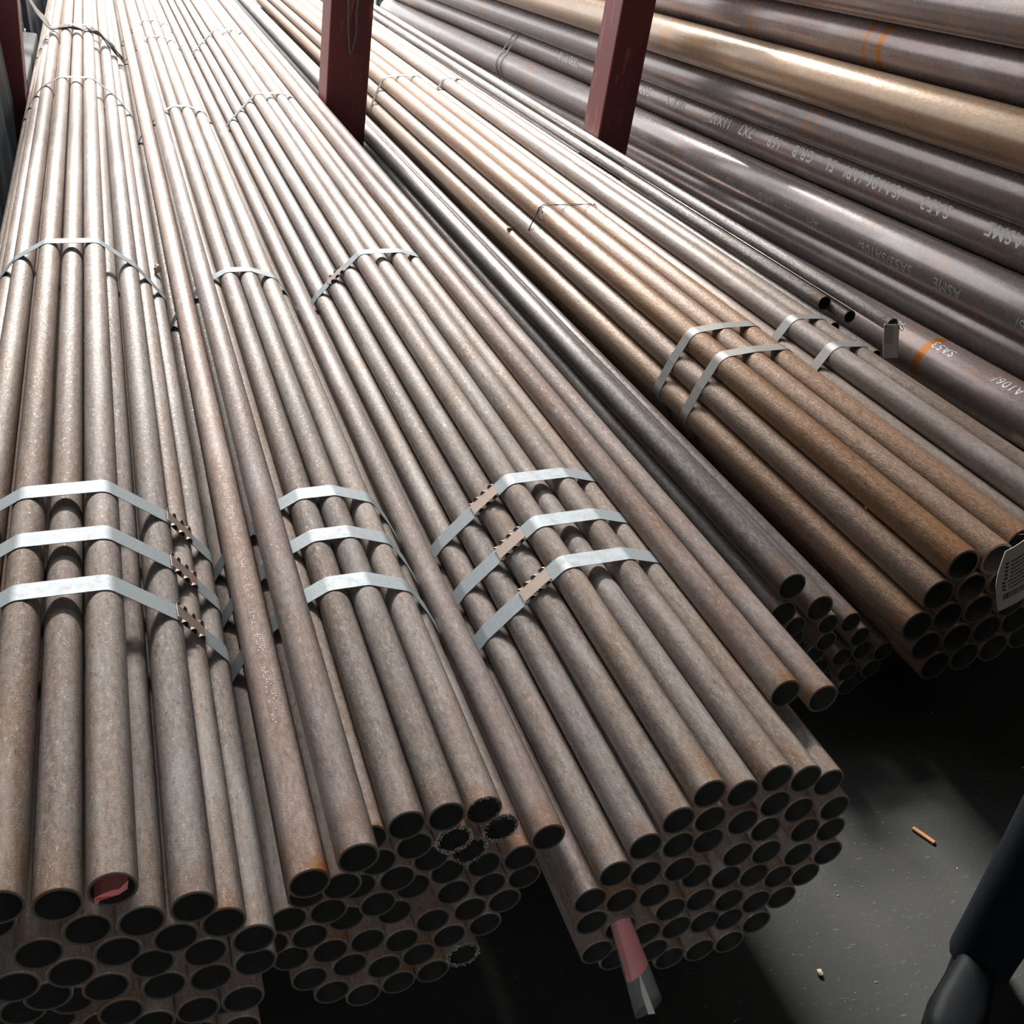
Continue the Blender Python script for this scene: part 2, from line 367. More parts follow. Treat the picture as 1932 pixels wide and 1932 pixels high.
# ------------------------------------------------------------------ pipes
# cross-section x, z, near end y and radius of every pipe, in metres
LEFT = [
    (-0.1560, 0.5500, 0.915, 0.03015), (-0.0928, 0.5369, 0.915, 0.03015), (-0.0300, 0.5580, 0.907, 0.03015), (0.0012, 0.4799, 0.914, 0.03015), (0.0643, 0.4913, 0.913, 0.03015),
    (0.1022, 0.4436, 0.918, 0.03015), (0.1422, 0.3976, 0.918, 0.03015), (-0.0624, 0.4780, 0.918, 0.03015), (0.0420, 0.4346, 0.915, 0.03015), (-0.1197, 0.4551, 0.913, 0.03015),
    (-0.0291, 0.4270, 0.916, 0.03015), (0.0792, 0.3863, 0.920, 0.03015), (0.1465, 0.3369, 0.925, 0.03015), (-0.0857, 0.4045, 0.915, 0.03015), (0.0117, 0.3818, 0.922, 0.03015),
    (0.0866, 0.3257, 0.923, 0.03015), (-0.1507, 0.4027, 0.911, 0.03015), (-0.0463, 0.3580, 0.917, 0.03015), (0.0258, 0.3225, 0.927, 0.03015), (0.1298, 0.2708, 0.917, 0.03015),
    (-0.1167, 0.3522, 0.925, 0.03015), (-0.0305, 0.2992, 0.916, 0.03015), (0.0689, 0.2644, 0.919, 0.03015), (0.0091, 0.2529, 0.920, 0.03015), (-0.2316, 0.5011, 0.933, 0.03015),
    (-0.2705, 0.4513, 0.940, 0.03015), (-0.2114, 0.4368, 0.962, 0.03015), (-0.2979, 0.3969, 0.953, 0.03015), (-0.2387, 0.3824, 0.934, 0.03015), (-0.1731, 0.4842, 0.947, 0.03015),
    (-0.1856, 0.3527, 0.949, 0.03015), (-0.3250, 0.3421, 0.936, 0.03015), (-0.2658, 0.3279, 0.959, 0.03015), (-0.2128, 0.2979, 0.934, 0.03015), (-0.1520, 0.3019, 0.946, 0.03015),
    (-0.0913, 0.2968, 0.951, 0.03015), (-0.2928, 0.2733, 0.947, 0.03015), (-0.2398, 0.2433, 0.954, 0.03015), (-0.1784, 0.2470, 0.960, 0.03015), (-0.1176, 0.2419, 0.968, 0.03015),
    (-0.0566, 0.2442, 0.941, 0.03015), (0.1061, 0.2147, 0.956, 0.03015), (-0.2686, 0.1897, 0.958, 0.03015), (-0.2065, 0.1923, 0.942, 0.03015), (-0.1458, 0.1879, 0.930, 0.03015),
    (-0.0847, 0.1902, 0.969, 0.03015), (-0.0171, 0.1979, 0.942, 0.03015), (0.0461, 0.2045, 0.943, 0.03015), (-0.2354, 0.1386, 0.966, 0.03015), (-0.1746, 0.1343, 0.953, 0.03015),
    (-0.1133, 0.1364, 0.949, 0.03015), (-0.0510, 0.1394, 0.961, 0.03015), (0.0098, 0.1432, 0.931, 0.03015), (0.0704, 0.1487, 0.958, 0.03015), (0.1305, 0.1589, 0.945, 0.03015),
    (-0.2061, 0.0821, 0.934, 0.03015), (-0.1421, 0.0828, 0.956, 0.03015), (-0.0798, 0.0855, 0.967, 0.03015), (-0.0189, 0.0877, 0.938, 0.03015), (0.0419, 0.0915, 0.955, 0.03015),
    (0.1025, 0.0970, 0.942, 0.03015), (-0.1736, 0.0307, 0.960, 0.03015), (-0.1103, 0.0308, 0.959, 0.03015), (-0.0495, 0.0327, 0.939, 0.03015), (0.0114, 0.0348, 0.963, 0.03015),
    (0.0723, 0.0350, 0.956, 0.03015),
]
LOOSE = [
    (0.2225, 0.4395, 0.959, 0.03015), (0.2860, 0.4880, 0.948, 0.03015), (0.6229, 0.3668, 1.024, 0.03015), (1.0600, 0.5520, 1.089, 0.03015), (1.1220, 0.5520, 1.065, 0.03015),
]
CENTRE = [
    (0.3724, 0.4680, 1.008, 0.03015), (0.4331, 0.4729, 1.008, 0.03015), (0.5004, 0.4541, 1.025, 0.03015), (0.3212, 0.4350, 1.022, 0.03015), (0.3921, 0.4103, 1.016, 0.03015),
    (0.4533, 0.4155, 1.013, 0.03015), (0.5360, 0.4047, 1.028, 0.03015), (0.4889, 0.3661, 1.027, 0.03015), (0.3409, 0.3774, 1.025, 0.03015), (0.4271, 0.3605, 1.028, 0.03015),
    (0.4627, 0.3111, 1.037, 0.03015), (0.5234, 0.3157, 1.034, 0.03015), (0.5842, 0.3198, 1.031, 0.03015), (0.3152, 0.3221, 1.031, 0.03015), (0.3759, 0.3276, 1.028, 0.03015),
    (0.4115, 0.2781, 1.046, 0.03015), (0.6029, 0.2619, 1.038, 0.03015), (0.4809, 0.2530, 1.040, 0.03015), (0.5420, 0.2577, 1.038, 0.03015), (0.2802, 0.3719, 0.998, 0.03015),
    (0.2360, 0.3300, 1.026, 0.03015), (0.2711, 0.2802, 1.028, 0.03015), (0.2104, 0.2748, 1.030, 0.03015), (0.3506, 0.2722, 1.030, 0.03015), (0.3862, 0.2227, 1.046, 0.03015),
    (0.4489, 0.2012, 1.032, 0.03015), (0.5155, 0.2028, 1.038, 0.03015), (0.5762, 0.2071, 1.039, 0.03015), (0.1850, 0.2194, 1.033, 0.03015), (0.2456, 0.2249, 1.030, 0.03015),
    (0.5493, 0.1522, 1.040, 0.03015), (0.3418, 0.1810, 1.033, 0.03015), (0.4005, 0.1635, 1.033, 0.03015), (0.4834, 0.1510, 1.032, 0.03015), (0.2201, 0.1696, 1.037, 0.03015),
    (0.2808, 0.1751, 1.032, 0.03015), (0.5134, 0.0980, 1.029, 0.03015), (0.4354, 0.1136, 1.035, 0.03015), (0.3166, 0.1256, 1.034, 0.03015), (0.3748, 0.1076, 1.030, 0.03015),
    (0.2509, 0.1170, 1.030, 0.03015), (0.4653, 0.0606, 1.034, 0.03015), (0.2900, 0.0692, 1.030, 0.03015), (0.4045, 0.0544, 1.031, 0.03015), (0.3447, 0.0425, 1.030, 0.03015),
    (0.3063, 0.2305, 1.046, 0.03015),
]
FRONT = [
    (0.6757, 0.3014, 0.940, 0.03015), (0.7072, 0.3590, 0.938, 0.03015), (0.7496, 0.4095, 0.940, 0.03015), (0.7950, 0.4602, 0.938, 0.03015), (0.8382, 0.5089, 0.939, 0.03015),
    (0.9028, 0.4959, 0.940, 0.03015), (0.9592, 0.5190, 0.939, 0.03015), (1.0187, 0.5061, 0.939, 0.03015), (1.0748, 0.4823, 0.943, 0.03015), (1.1070, 0.4210, 0.939, 0.03015),
    (0.8552, 0.4505, 0.938, 0.03015), (0.9243, 0.4262, 0.940, 0.03015), (0.9769, 0.4570, 0.940, 0.03015), (1.0321, 0.4307, 0.940, 0.03015), (0.9783, 0.3961, 0.941, 0.03015),
    (0.8099, 0.4012, 0.938, 0.03015), (0.8701, 0.3914, 0.943, 0.03015), (1.0630, 0.3760, 0.940, 0.03015), (1.1222, 0.3620, 0.942, 0.03015), (0.7660, 0.3433, 0.940, 0.03015),
    (0.8269, 0.3427, 0.936, 0.03015), (0.8738, 0.3039, 0.945, 0.03015), (0.9357, 0.3499, 0.937, 0.03015), (0.9971, 0.3382, 0.939, 0.03015), (1.0694, 0.3155, 0.939, 0.03015),
    (1.1359, 0.3027, 0.939, 0.03015), (0.7350, 0.2858, 0.940, 0.03015), (0.7959, 0.2835, 0.939, 0.03015), (0.9329, 0.2891, 0.941, 0.03015), (0.9927, 0.2774, 0.942, 0.03015),
    (1.0503, 0.2576, 0.944, 0.03015), (1.1103, 0.2474, 0.944, 0.03015), (0.6907, 0.2423, 0.941, 0.03015), (0.7479, 0.2153, 0.938, 0.03015), (0.8366, 0.2382, 0.937, 0.03015),
    (0.8975, 0.2395, 0.943, 0.03015), (0.9568, 0.2254, 0.940, 0.03015), (1.0165, 0.2070, 0.938, 0.03015), (1.0765, 0.1967, 0.943, 0.03015), (0.8012, 0.1858, 0.937, 0.03015),
    (0.8621, 0.1829, 0.938, 0.03015), (0.9225, 0.1751, 0.942, 0.03015), (0.9808, 0.1576, 0.948, 0.03015), (1.0394, 0.1410, 0.941, 0.03015), (0.7152, 0.1639, 0.937, 0.03015),
    (0.7607, 0.1233, 0.943, 0.03015), (0.8294, 0.1315, 0.938, 0.03015), (0.8740, 0.0901, 0.942, 0.03015), (0.9348, 0.0945, 0.941, 0.03015), (0.9956, 0.0980, 0.942, 0.03015),
]
DARK = [
    (1.4534, 0.3867, 1.590, 0.03650), (1.4538, 0.3075, 1.589, 0.03650), (1.5573, 0.3136, 1.590, 0.03650), (1.6164, 0.2044, 1.591, 0.02950), (1.7133, 0.2111, 1.587, 0.02950),
    (1.6865, 0.1454, 1.593, 0.02950), (1.7453, 0.1608, 1.593, 0.02950), (1.7952, 0.0958, 1.590, 0.02950), (1.8063, 0.1543, 1.585, 0.02950), (1.7227, 0.0926, 1.591, 0.02950),
    (1.6693, 0.2587, 1.590, 0.02950), (1.5998, 0.2617, 1.589, 0.02950), (1.4543, 0.0300, 1.627, 0.02950), (1.5150, 0.0310, 1.633, 0.02950), (1.5750, 0.0309, 1.617, 0.02950),
    (1.6350, 0.0310, 1.630, 0.02950), (1.6950, 0.0310, 1.635, 0.02950), (1.7550, 0.0310, 1.604, 0.02950), (1.8150, 0.0310, 1.634, 0.02950), (1.4837, 0.0819, 1.616, 0.02950),
    (1.5444, 0.0850, 1.619, 0.02950), (1.6040, 0.0830, 1.606, 0.02950), (1.6636, 0.0847, 1.628, 0.02950), (1.4490, 0.1404, 1.612, 0.02950), (1.5085, 0.1360, 1.635, 0.02950),
    (1.5679, 0.1411, 1.611, 0.02950), (1.6274, 0.1378, 1.623, 0.02950), (1.4870, 0.1916, 1.616, 0.02950), (1.5464, 0.1967, 1.625, 0.02950), (1.4535, 0.2409, 1.608, 0.02950),
    (1.5199, 0.2501, 1.607, 0.02950),
]
RUST = [
    (1.7575, 0.3223, 1.478, 0.04445), (1.7852, 0.4089, 1.480, 0.04445), (1.8193, 0.4919, 1.478, 0.04445), (1.9074, 0.5073, 1.472, 0.04445), (1.8455, 0.3387, 1.482, 0.04445),
    (1.8762, 0.4228, 1.478, 0.04445), (1.9338, 0.3540, 1.480, 0.04445), (1.8158, 0.2543, 1.480, 0.04445), (1.9040, 0.2696, 1.479, 0.04445), (1.9920, 0.2859, 1.480, 0.04445),
    (1.8742, 0.1852, 1.480, 0.04445), (1.9622, 0.2015, 1.482, 0.04445), (2.0502, 0.2177, 1.484, 0.04445), (1.9643, 0.4383, 1.476, 0.04445), (2.0223, 0.3701, 1.474, 0.04445),
    (2.0804, 0.3020, 1.484, 0.04445), (2.1454, 0.2405, 1.494, 0.04445), (2.0087, 0.5160, 1.510, 0.04445), (2.0667, 0.4478, 1.510, 0.04445), (2.1262, 0.3788, 1.503, 0.04445),
]
PAIR = [
    (2.2587, 0.5127, 1.587, 0.04150), (2.3423, 0.5145, 1.558, 0.04150), (2.2193, 0.4389, 1.584, 0.04150), (2.3040, 0.4393, 1.557, 0.04150), (2.3909, 0.4329, 1.589, 0.04150),
    (2.2605, 0.3662, 1.575, 0.04150), (2.3441, 0.3636, 1.574, 0.04150), (2.2189, 0.2937, 1.589, 0.04150), (2.3025, 0.2911, 1.581, 0.04150), (2.3886, 0.2928, 1.582, 0.04150),
    (2.2607, 0.2187, 1.552, 0.04150), (2.3466, 0.2201, 1.565, 0.04150), (2.4741, 0.4246, 1.634, 0.04150), (2.4735, 0.3410, 1.605, 0.04150), (2.4735, 0.2574, 1.612, 0.04150),
    (2.4735, 0.1738, 1.620, 0.04150),
]
THIN = [
    (2.4440, 0.5660, 2.999, 0.02650), (2.4980, 0.6060, 2.690, 0.02450), (2.4280, 0.5120, 2.889, 0.02400), (2.4720, 0.4910, 2.690, 0.02400), (2.4975, 0.5510, 2.908, 0.02400),
]
BIG = [
    (2.9325, 1.5637, 1.034, 0.09685), (3.0291, 1.3798, 1.039, 0.09685), (2.9325, 1.1957, 1.028, 0.09685), (3.0291, 1.0175, 1.008, 0.09685), (3.1257, 0.8450, 1.022, 0.09685),
    (3.0291, 0.6679, 1.028, 0.09685), (3.1257, 0.4977, 1.002, 0.09685), (2.9325, 0.3712, 1.027, 0.09685), (3.1260, 0.3000, 1.015, 0.09685),
]

_tube = {}
def tube_mesh(r, wall, L, mats, key, seg=36):
    k = (round(r, 5), wall, L, key)
    if k in _tube: return _tube[k]
    ch = 0.0012
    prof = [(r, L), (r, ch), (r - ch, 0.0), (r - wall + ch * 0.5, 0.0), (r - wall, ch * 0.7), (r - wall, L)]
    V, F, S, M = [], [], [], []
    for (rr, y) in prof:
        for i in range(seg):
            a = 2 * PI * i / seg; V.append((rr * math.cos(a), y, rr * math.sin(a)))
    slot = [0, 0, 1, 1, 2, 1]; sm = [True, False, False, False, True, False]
    np_ = len(prof)
    for p in range(np_):
        q = (p + 1) % np_
        for i in range(seg):
            j = (i + 1) % seg
            F.append((p * seg + i, p * seg + j, q * seg + j, q * seg + i)); S.append(slot[p]); M.append(sm[p])
    me = bpy.data.meshes.new('steel_tube')
    me.from_pydata(V, [], F)
    for mt in mats: me.materials.append(mt)
    me.polygons.foreach_set('material_index', S); me.polygons.foreach_set('use_smooth', M)
    me.update()
    bm = bmesh.new(); bm.from_mesh(me); bmesh.ops.recalc_face_normals(bm, faces=bm.faces); bm.to_mesh(me); bm.free()
    _tube[k] = me
    return me

def pipe(x, z, y, r, wall, L, mat, label, group, slope=0.0, name='steel_pipe'):
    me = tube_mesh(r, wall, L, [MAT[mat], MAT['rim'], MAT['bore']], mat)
    o = bpy.data.objects.new(name, me)
    o.location = (x, y, z)
    o.rotation_euler = (-math.atan(slope), random.choice((0, 1, 2, 3)) * PI / 2 + random.uniform(-0.6, 0.6), 0)
    o.rotation_mode = 'YXZ'
    link(o); tag(o, label, 'pipe', group)
    return o

ORD = ['first', 'second', 'third', 'fourth', 'fifth', 'sixth', 'seventh', 'eighth', 'ninth', 'tenth', 'eleventh', 'twelfth', 'thirteenth', 'fourteenth']
def bundle(rows_src, mat, wall, L, pitch, look, where, group, special=None):
    """one object per pipe; labels count rows from the top and pipes from the left"""
    special = special or {}
    ztop = max(p[1] for p in rows_src)
    rows = {}
    for i, p in enumerate(rows_src): rows.setdefault(int(round((ztop - p[1]) / pitch)), []).append(i)
    out = [None] * len(rows_src)
    for ri, rk in enumerate(sorted(rows)):
        ids = sorted(rows[rk], key=lambda i: rows_src[i][0])
        for ci, i in enumerate(ids):
            x, z, y, r = rows_src[i]
            lab = special.get(i) or '%s, %s from left, %s row down, %s' % (look, ORD[ci], ORD[ri], where)
            out[i] = pipe(x, z, y, r, wall, L, mat, lab, group)
    return out

LEN = 12.0
left_pipes = bundle(LEFT, 'scale', 0.0046, LEN, 0.052, 'brown steel pipe', 'the leftmost bundle', 'pipes of the leftmost bundle',
    {2: 'brown steel pipe with red paper in its open end, top of the leftmost bundle'})
centre_pipes = bundle(CENTRE, 'scale', 0.0044, LEN, 0.052, 'grey-brown steel pipe', 'the second bundle', 'pipes of the second bundle')
front_pipes = bundle(FRONT, 'scale', 0.0044, LEN, 0.052, 'grey-brown steel pipe', 'the middle bundle', 'pipes of the middle bundle')
dark_pipes = bundle(DARK, 'dark', 0.0042, LEN, 0.055, 'dark steel pipe', 'the low shadowed pile', 'pipes of the low shadowed pile')
rust_pipes = bundle(RUST, 'rusty', 0.0068, LEN, 0.077, 'grainy rust-brown steel pipe', 'the rusty bundle', 'pipes of the rusty bundle')
pair_pipes = bundle(PAIR, 'pair', 0.0055, LEN, 0.072, 'grey steel pipe', 'bundle right of the rusty one', 'pipes of the bundle at the right')
LOOSE_LABELS = ['reddish loose pipe lying on the second bundle, left of its twin', 'reddish loose pipe lying on the second bundle, right of its twin',
                'loose brown pipe lying in the gap between the second and middle bundles',
                'loose pipe on the right shoulder of the middle bundle, left of another', 'loose pipe lying outermost right on the middle bundle']
loose_pipes = [pipe(x, z, y, r, 0.0044, LEN, 'loose', LOOSE_LABELS[i], 'loose pipes lying on the bundles') for i, (x, z, y, r) in enumerate(LOOSE)]
THIN_LABELS = ['thin shiny pipe ending just left of the tagged thin pipe', 'thin shiny pipe with a paper tag wired to its end',
               'thin dark pipe tucked under the untagged shiny thin pipe', 'thin dark pipe whose end sits behind the small paper tag',
               'thin pipe directly under the tagged thin pipe']
thin_pipes = [pipe(x, z, y, r, 0.0036, 9.6, 'thin', THIN_LABELS[i], 'thin loose pipes beside the large stack') for i, (x, z, y, r) in enumerate(THIN)]
SLOPE = -0.0241
BIG_LABELS = ['large dark grey pipe at the very top of the large stack', 'large dark pipe with orange ring marks, second from top of the large stack',
              'large orange-brown pipe with a long scratch, third from top of the stack', 'large purple-grey pipe just below the orange-brown large pipe',
              'large pipe with bold white stencilled lettering along its side', 'large pipe with thin faint lettering low on its side',
              'large dark glossy pipe below the faintly lettered large pipe', 'large purple pipe low beside the thin pipes, faint writing on top',
              'large pipe hidden at the bottom of the large stack']
big_pipes = []
for i, (x, z, y, r) in enumerate(BIG):
    zz = z - SLOPE * 3.45 + SLOPE * y
    big_pipes.append(pipe(x, zz, y, r, 0.0075, 11.2, 'big_brown' if i == 2 else 'big', BIG_LABELS[i], 'large pipes stacked at the right', -SLOPE, 'large_steel_pipe'))

# timber bearers under the raised bundles
def bearer(x0, x1, y, h, label):
    V, F = [], []; box_geo(x0, x1, y - 0.06, y + 0.06, 0.0, h, V, F)
    o = mesh_obj('timber_bearer', V, F, MAT['timber']); bevel(o, 0.006, 1)
    tag(o, label, 'timber', 'timber bearers under the bundles')
for y, wd in ((2.3, 'nearest the pipe ends'), (6.8, 'at mid length'), (11.5, 'at the far end')):
    bearer(1.865, 2.42, y, 0.128, 'timber bearer under the rusty bundle, ' + wd)
    bearer(2.78, 3.02, y, 0.371 - 0.0241 * (y - 3.45) - 0.103, 'timber bearer under the large stack, ' + wd)
    if y < 11: bearer(3.05, 3.22, y, 0.30 - 0.0241 * (y - 3.45) - 0.103, 'timber bearer against the right wall, ' + wd)

# ------------------------------------------------------------------ straps
def hull(points):
    pts = sorted(set(points))
    def half(ps):
        h = []
        for p in ps:
            while len(h) >= 2 and (h[-1][0] - h[-2][0]) * (p[1] - h[-2][1]) - (h[-1][1] - h[-2][1]) * (p[0] - h[-2][0]) <= 0: h.pop()
            h.append(p)
        return h
    lo = half(pts); up = half(pts[::-1])
    return lo[:-1] + up[:-1]

def strap_path(circles, off):
    pts = []
    for (x, z, r) in circles:
        for k in range(72):
            a = 2 * PI * k / 72
            pts.append((round(x + (r + off) * math.cos(a), 6), round(z + (r + off) * math.sin(a), 6)))
    return hull(pts)          # counter-clockwise

def strip_mesh(path, closed, y, w, th, twist=None):
    """flat band following an x-z path; returns verts, faces"""
    n = len(path); V, F = [], []
    for i, (x, z) in enumerate(path):
        a = path[i - 1] if (closed or i > 0) else path[i]
        b = path[(i + 1) % n] if (closed or i < n - 1) else path[i]
        tx, tz = b[0] - a[0], b[1] - a[1]; l = math.hypot(tx, tz) or 1
        nx, nz = tz / l, -tx / l
        dy = twist(x, z) if twist else 0.0
        for (yy, o) in ((-w / 2, 0), (w / 2, 0), (w / 2, th), (-w / 2, th)):
            V.append((x + nx * o, y + yy + dy, z + nz * o))
    m_ = n if closed else n - 1
    for i in range(m_):
        j = (i + 1) % n
        for k in range(4):
            F.append((i * 4 + k, j * 4 + k, j * 4 + (k + 1) % 4, i * 4 + (k + 1) % 4))
    if not closed: F += [(0, 1, 2, 3), tuple((n - 1) * 4 + k for k in (3, 2, 1, 0))]
    return V, F

def strap(circles, y, label, group, mat='strap', w=0.044, seal=None, skew=0.0):
    path = strap_path(circles, 0.0008)
    cx = sum(c[0] for c in circles) / len(circles)
    tw = (lambda x, z: skew * (x - cx))
    V, F = strip_mesh(path, True, y, w, 0.0011, tw)
    o = mesh_obj('steel_strap', V, F, MAT[mat])
    tag(o, label, 'strap', group)
    if seal is not None:
        # crimped seal: notched sleeve wrapped over the band where it crosses x = seal on the upper side
        n = len(path); best = None
        for i in range(n):
            a, b = path[i], path[(i + 1) % n]
            if b[0] < a[0] and b[0] <= seal <= a[0]: best = (a, b)
        a, b = best; k = (seal - b[0]) / (a[0] - b[0] or 1)
        p = (b[0] + (a[0] - b[0]) * k, b[1] + (a[1] - b[1]) * k)
        l = math.hypot(b[0] - a[0], b[1] - a[1]); t_ = ((b[0] - a[0]) / l, (b[1] - a[1]) / l); nn = (t_[1], -t_[0])
        half = 0.036; V, F = [], []; nseg = 13
        dy = tw(p[0], p[1])
        for s in range(nseg + 1):
            u = -half + 2 * half * s / nseg
            notch = (s % 4) in (1, 2)
            hw = w / 2 + (0.0005 if notch else 0.0032); lift = 0.0022 + (0.0022 if notch else 0.0)
            for (yy, hh) in ((-hw, lift * (1.6 if notch else 0.1)), (-w / 2 * 0.8, 0.0032), (w / 2 * 0.8, 0.0032), (hw, lift * (1.6 if notch else 0.1))):
                V.append((p[0] + t_[0] * u + nn[0] * (0.0012 + hh), y + yy + dy, p[1] + t_[1] * u + nn[1] * (0.0012 + hh)))
        for s in range(nseg):
            for k in range(3): F.append((s * 4 + k, s * 4 + k + 1, (s + 1) * 4 + k + 1, (s + 1) * 4 + k))
        so = mesh_obj('strap_seal', V, F, MAT['seal'], o)
        so['label'] = 'notched brown crimp seal'
        md = so.modifiers.new('thickness', 'SOLIDIFY'); md.thickness = 0.0009; md.offset = 1
    return o

C = lambda src: [(p[0], p[1], p[3]) for p in src]
NEAR3 = ('closest to the pipe ends', 'the middle one of the near three', 'the farthest of the near three')
for y, wd, sl in ((1.511, NEAR3[0], 0.105), (1.666, NEAR3[1], 0.105), (1.830, NEAR3[2], 0.108), (3.314, 'next after the near three', None), (5.907, 'beyond the pale foam crumb', None), (7.66, 'by the draped webbing', None)):
    strap(C(LEFT), y, 'galvanised strap around the leftmost bundle, ' + wd, 'straps of the leftmost bundle', seal=sl)
for y, wd in ((1.585, NEAR3[0]), (1.754, NEAR3[1]), (1.920, NEAR3[2]), (3.347, 'next after the near three'), (5.853, 'second after the near three'), (8.125, 'near the top of the picture'), (8.9, 'farthest of all in view')):
    strap(C(CENTRE), y, 'galvanised strap around the second bundle, ' + wd, 'straps of the second bundle')
for y, wd, sl in ((1.543, NEAR3[0], 0.775), (1.697, NEAR3[1], 0.775), (1.878, NEAR3[2], 0.775), (3.461, 'next after the near three', 0.745), (6.183, 'level with the dark red post', None), (8.48, 'farthest in view', None)):
    strap(C(FRONT), y, 'galvanised strap around the middle bundle, ' + wd, 'straps of the middle bundle', seal=sl)
for y, wd in ((2.601, 'nearest the pipe ends'), (2.798, 'second from the pipe ends'), (7.199, 'beside the dark red post')):
    strap(C(RUST), y, 'dull grey strap around the rusty bundle, ' + wd, 'straps of the rusty bundle', 'strap_old')
for y, wd in ((2.640, 'nearest the right edge'), (2.887, 'second from the right edge'), (7.293, 'the far one')):
    strap(C(PAIR[:12]), y, 'dull grey strap around the bundle right of the rusty one, ' + wd, 'straps of the right bundle', 'strap_old')
# two bright bands around the upper large pipes
def big_at(i, y):
    x, z, y0, r = BIG[i]; return (x, z + SLOPE * (y - 3.45), r)
for y, wd in ((8.15, 'nearer'), (8.25, 'farther')):
    strap([big_at(i, y) for i in (4, 5, 6)], y, 'bright band around three large pipes, the %s of the pair' % wd, 'bands on the large pipes', 'strap', 0.026)

# ------------------------------------------------------------------ lettering wrapped on the large pipes
def text_mesh(body, size, bold=0.0):
    cu = bpy.data.curves.new('lettering', 'FONT'); cu.body = body; cu.size = size
    cu.offset = bold; cu.space_character = 1.12
    o = bpy.data.objects.new('lettering', cu); COL.objects.link(o)
    bpy.context.view_layer.update()
    dg = bpy.context.evaluated_depsgraph_get()
    me = bpy.data.meshes.new_from_object(o.evaluated_get(dg))
    bpy.data.objects.remove(o); bpy.data.curves.remove(cu)
    return me

def wrap_text(pipe_o, r, body, y_local, ang, size, mat, bold=0.0, name='stencil_lettering', flip=True):
    """lettering runs away from the viewer, upside down as seen; ang = degrees above the pipe's left side"""
    me = text_mesh(body, size, bold)
    bm = bmesh.new(); bm.from_mesh(me)
    bmesh.ops.triangulate(bm, faces=bm.faces)
    long_e = [e for e in bm.edges if e.calc_length() > r * 0.16]
    bmesh.ops.subdivide_edges(bm, edges=long_e, cuts=2)
    bmesh.ops.triangulate(bm, faces=bm.faces)
    roll = pipe_o.rotation_euler.y
    s = -1.0 if flip else 1.0
    for v in bm.verts:
        tx, ty = v.co.x, v.co.y
        a = math.radians(ang) + s * ty / r
        rr = r + 0.0007
        x, z = -math.cos(a) * rr, math.sin(a) * rr
        # undo the pipe's own roll so that the text stays where it is meant to be
        c_, s_ = math.cos(-roll), math.sin(-roll)
        v.co = Vector((x * c_ + z * s_, y_local + (tx if flip else -tx), -x * s_ + z * c_))
    bm.to_mesh(me); bm.free()
    me.materials.clear(); me.materials.append(mat)
    o = bpy.data.objects.new(name, me)
    return link(o, pipe_o)

E_, F_, H_ = big_pipes[4], big_pipes[5], big_pipes[7]
RBIG = BIG[0][3]
def ylocal(i, y): return y - BIG[i][2]
for (txt, y) in (('A106/', 2.42), ('ASME', 2.78), ('SA53', 3.17), ('/SA106', 3.46), ('/API', 3.72), ('5L', 3.93), ('GR.B', 4.10), ('168', 4.37), ('7X7', 4.63), ('11X12', 4.85), ('NDE S', 5.36), ('B57', 5.80), ('7832/9718', 6.9)):
    wrap_text(E_, RBIG, txt, ylocal(4, y), 30, 0.074, MAT['chalk'], 0.001)
for (txt, y) in (('/A106/', 2.42), ('ASME', 2.88), ('SA53/SA106/', 3.16), ('API', 3.80), ('5L', 4.02), ('GR.B', 4.17), ('168', 4.52), ('7X7', 4.80)):
    wrap_text(F_, RBIG, txt, ylocal(5, y), -5, 0.060, MAT['chalk2'])
for (txt, y) in (('ASTM A106/', 2.25), ('SA53', 2.75), ('API', 3.05)):
    wrap_text(H_, RBIG, txt, ylocal(7, y), 70, 0.05, MAT['chalk2'])

# faint dotted ink-jet marks on loose pipes (too worn to read)
def dot_marks(pipe_o, r, y0, y1, ang, seed, name='ink_dots'):
    rnd = random.Random(seed); V, F = [], []
    roll = pipe_o.rotation_euler.y; y = y0
    while y < y1:
        if rnd.random() < 0.16: y += 0.03
        for row in range(7):
            if rnd.random() < 0.38:
                a = math.radians(ang) + (row - 3) * 0.0042 / r
                for (du, dv) in ((-1, -1), (1, -1), (1, 1), (-1, 1)):
                    aa = a + du * 0.0007 / r
                    x, z = -math.cos(aa) * (r + 0.0004), math.sin(aa) * (r + 0.0004)
                    c_, s_ = math.cos(-roll), math.sin(-roll)
                    V.append((x * c_ + z * s_, y + dv * 0.0010, -x * s_ + z * c_))
                b = len(V) - 4; F.append((b, b + 1, b + 2, b + 3))
        y += 0.0062
    o = mesh_obj(name, V, F, MAT['chalk2'], pipe_o); o['kind'] = 'stuff'
    return o
dot_marks(loose_pipes[0], 0.03015, 0.30, 1.55, 100, 3)
dot_marks(loose_pipes[4], 0.03015, 0.75, 1.9, 85, 5)

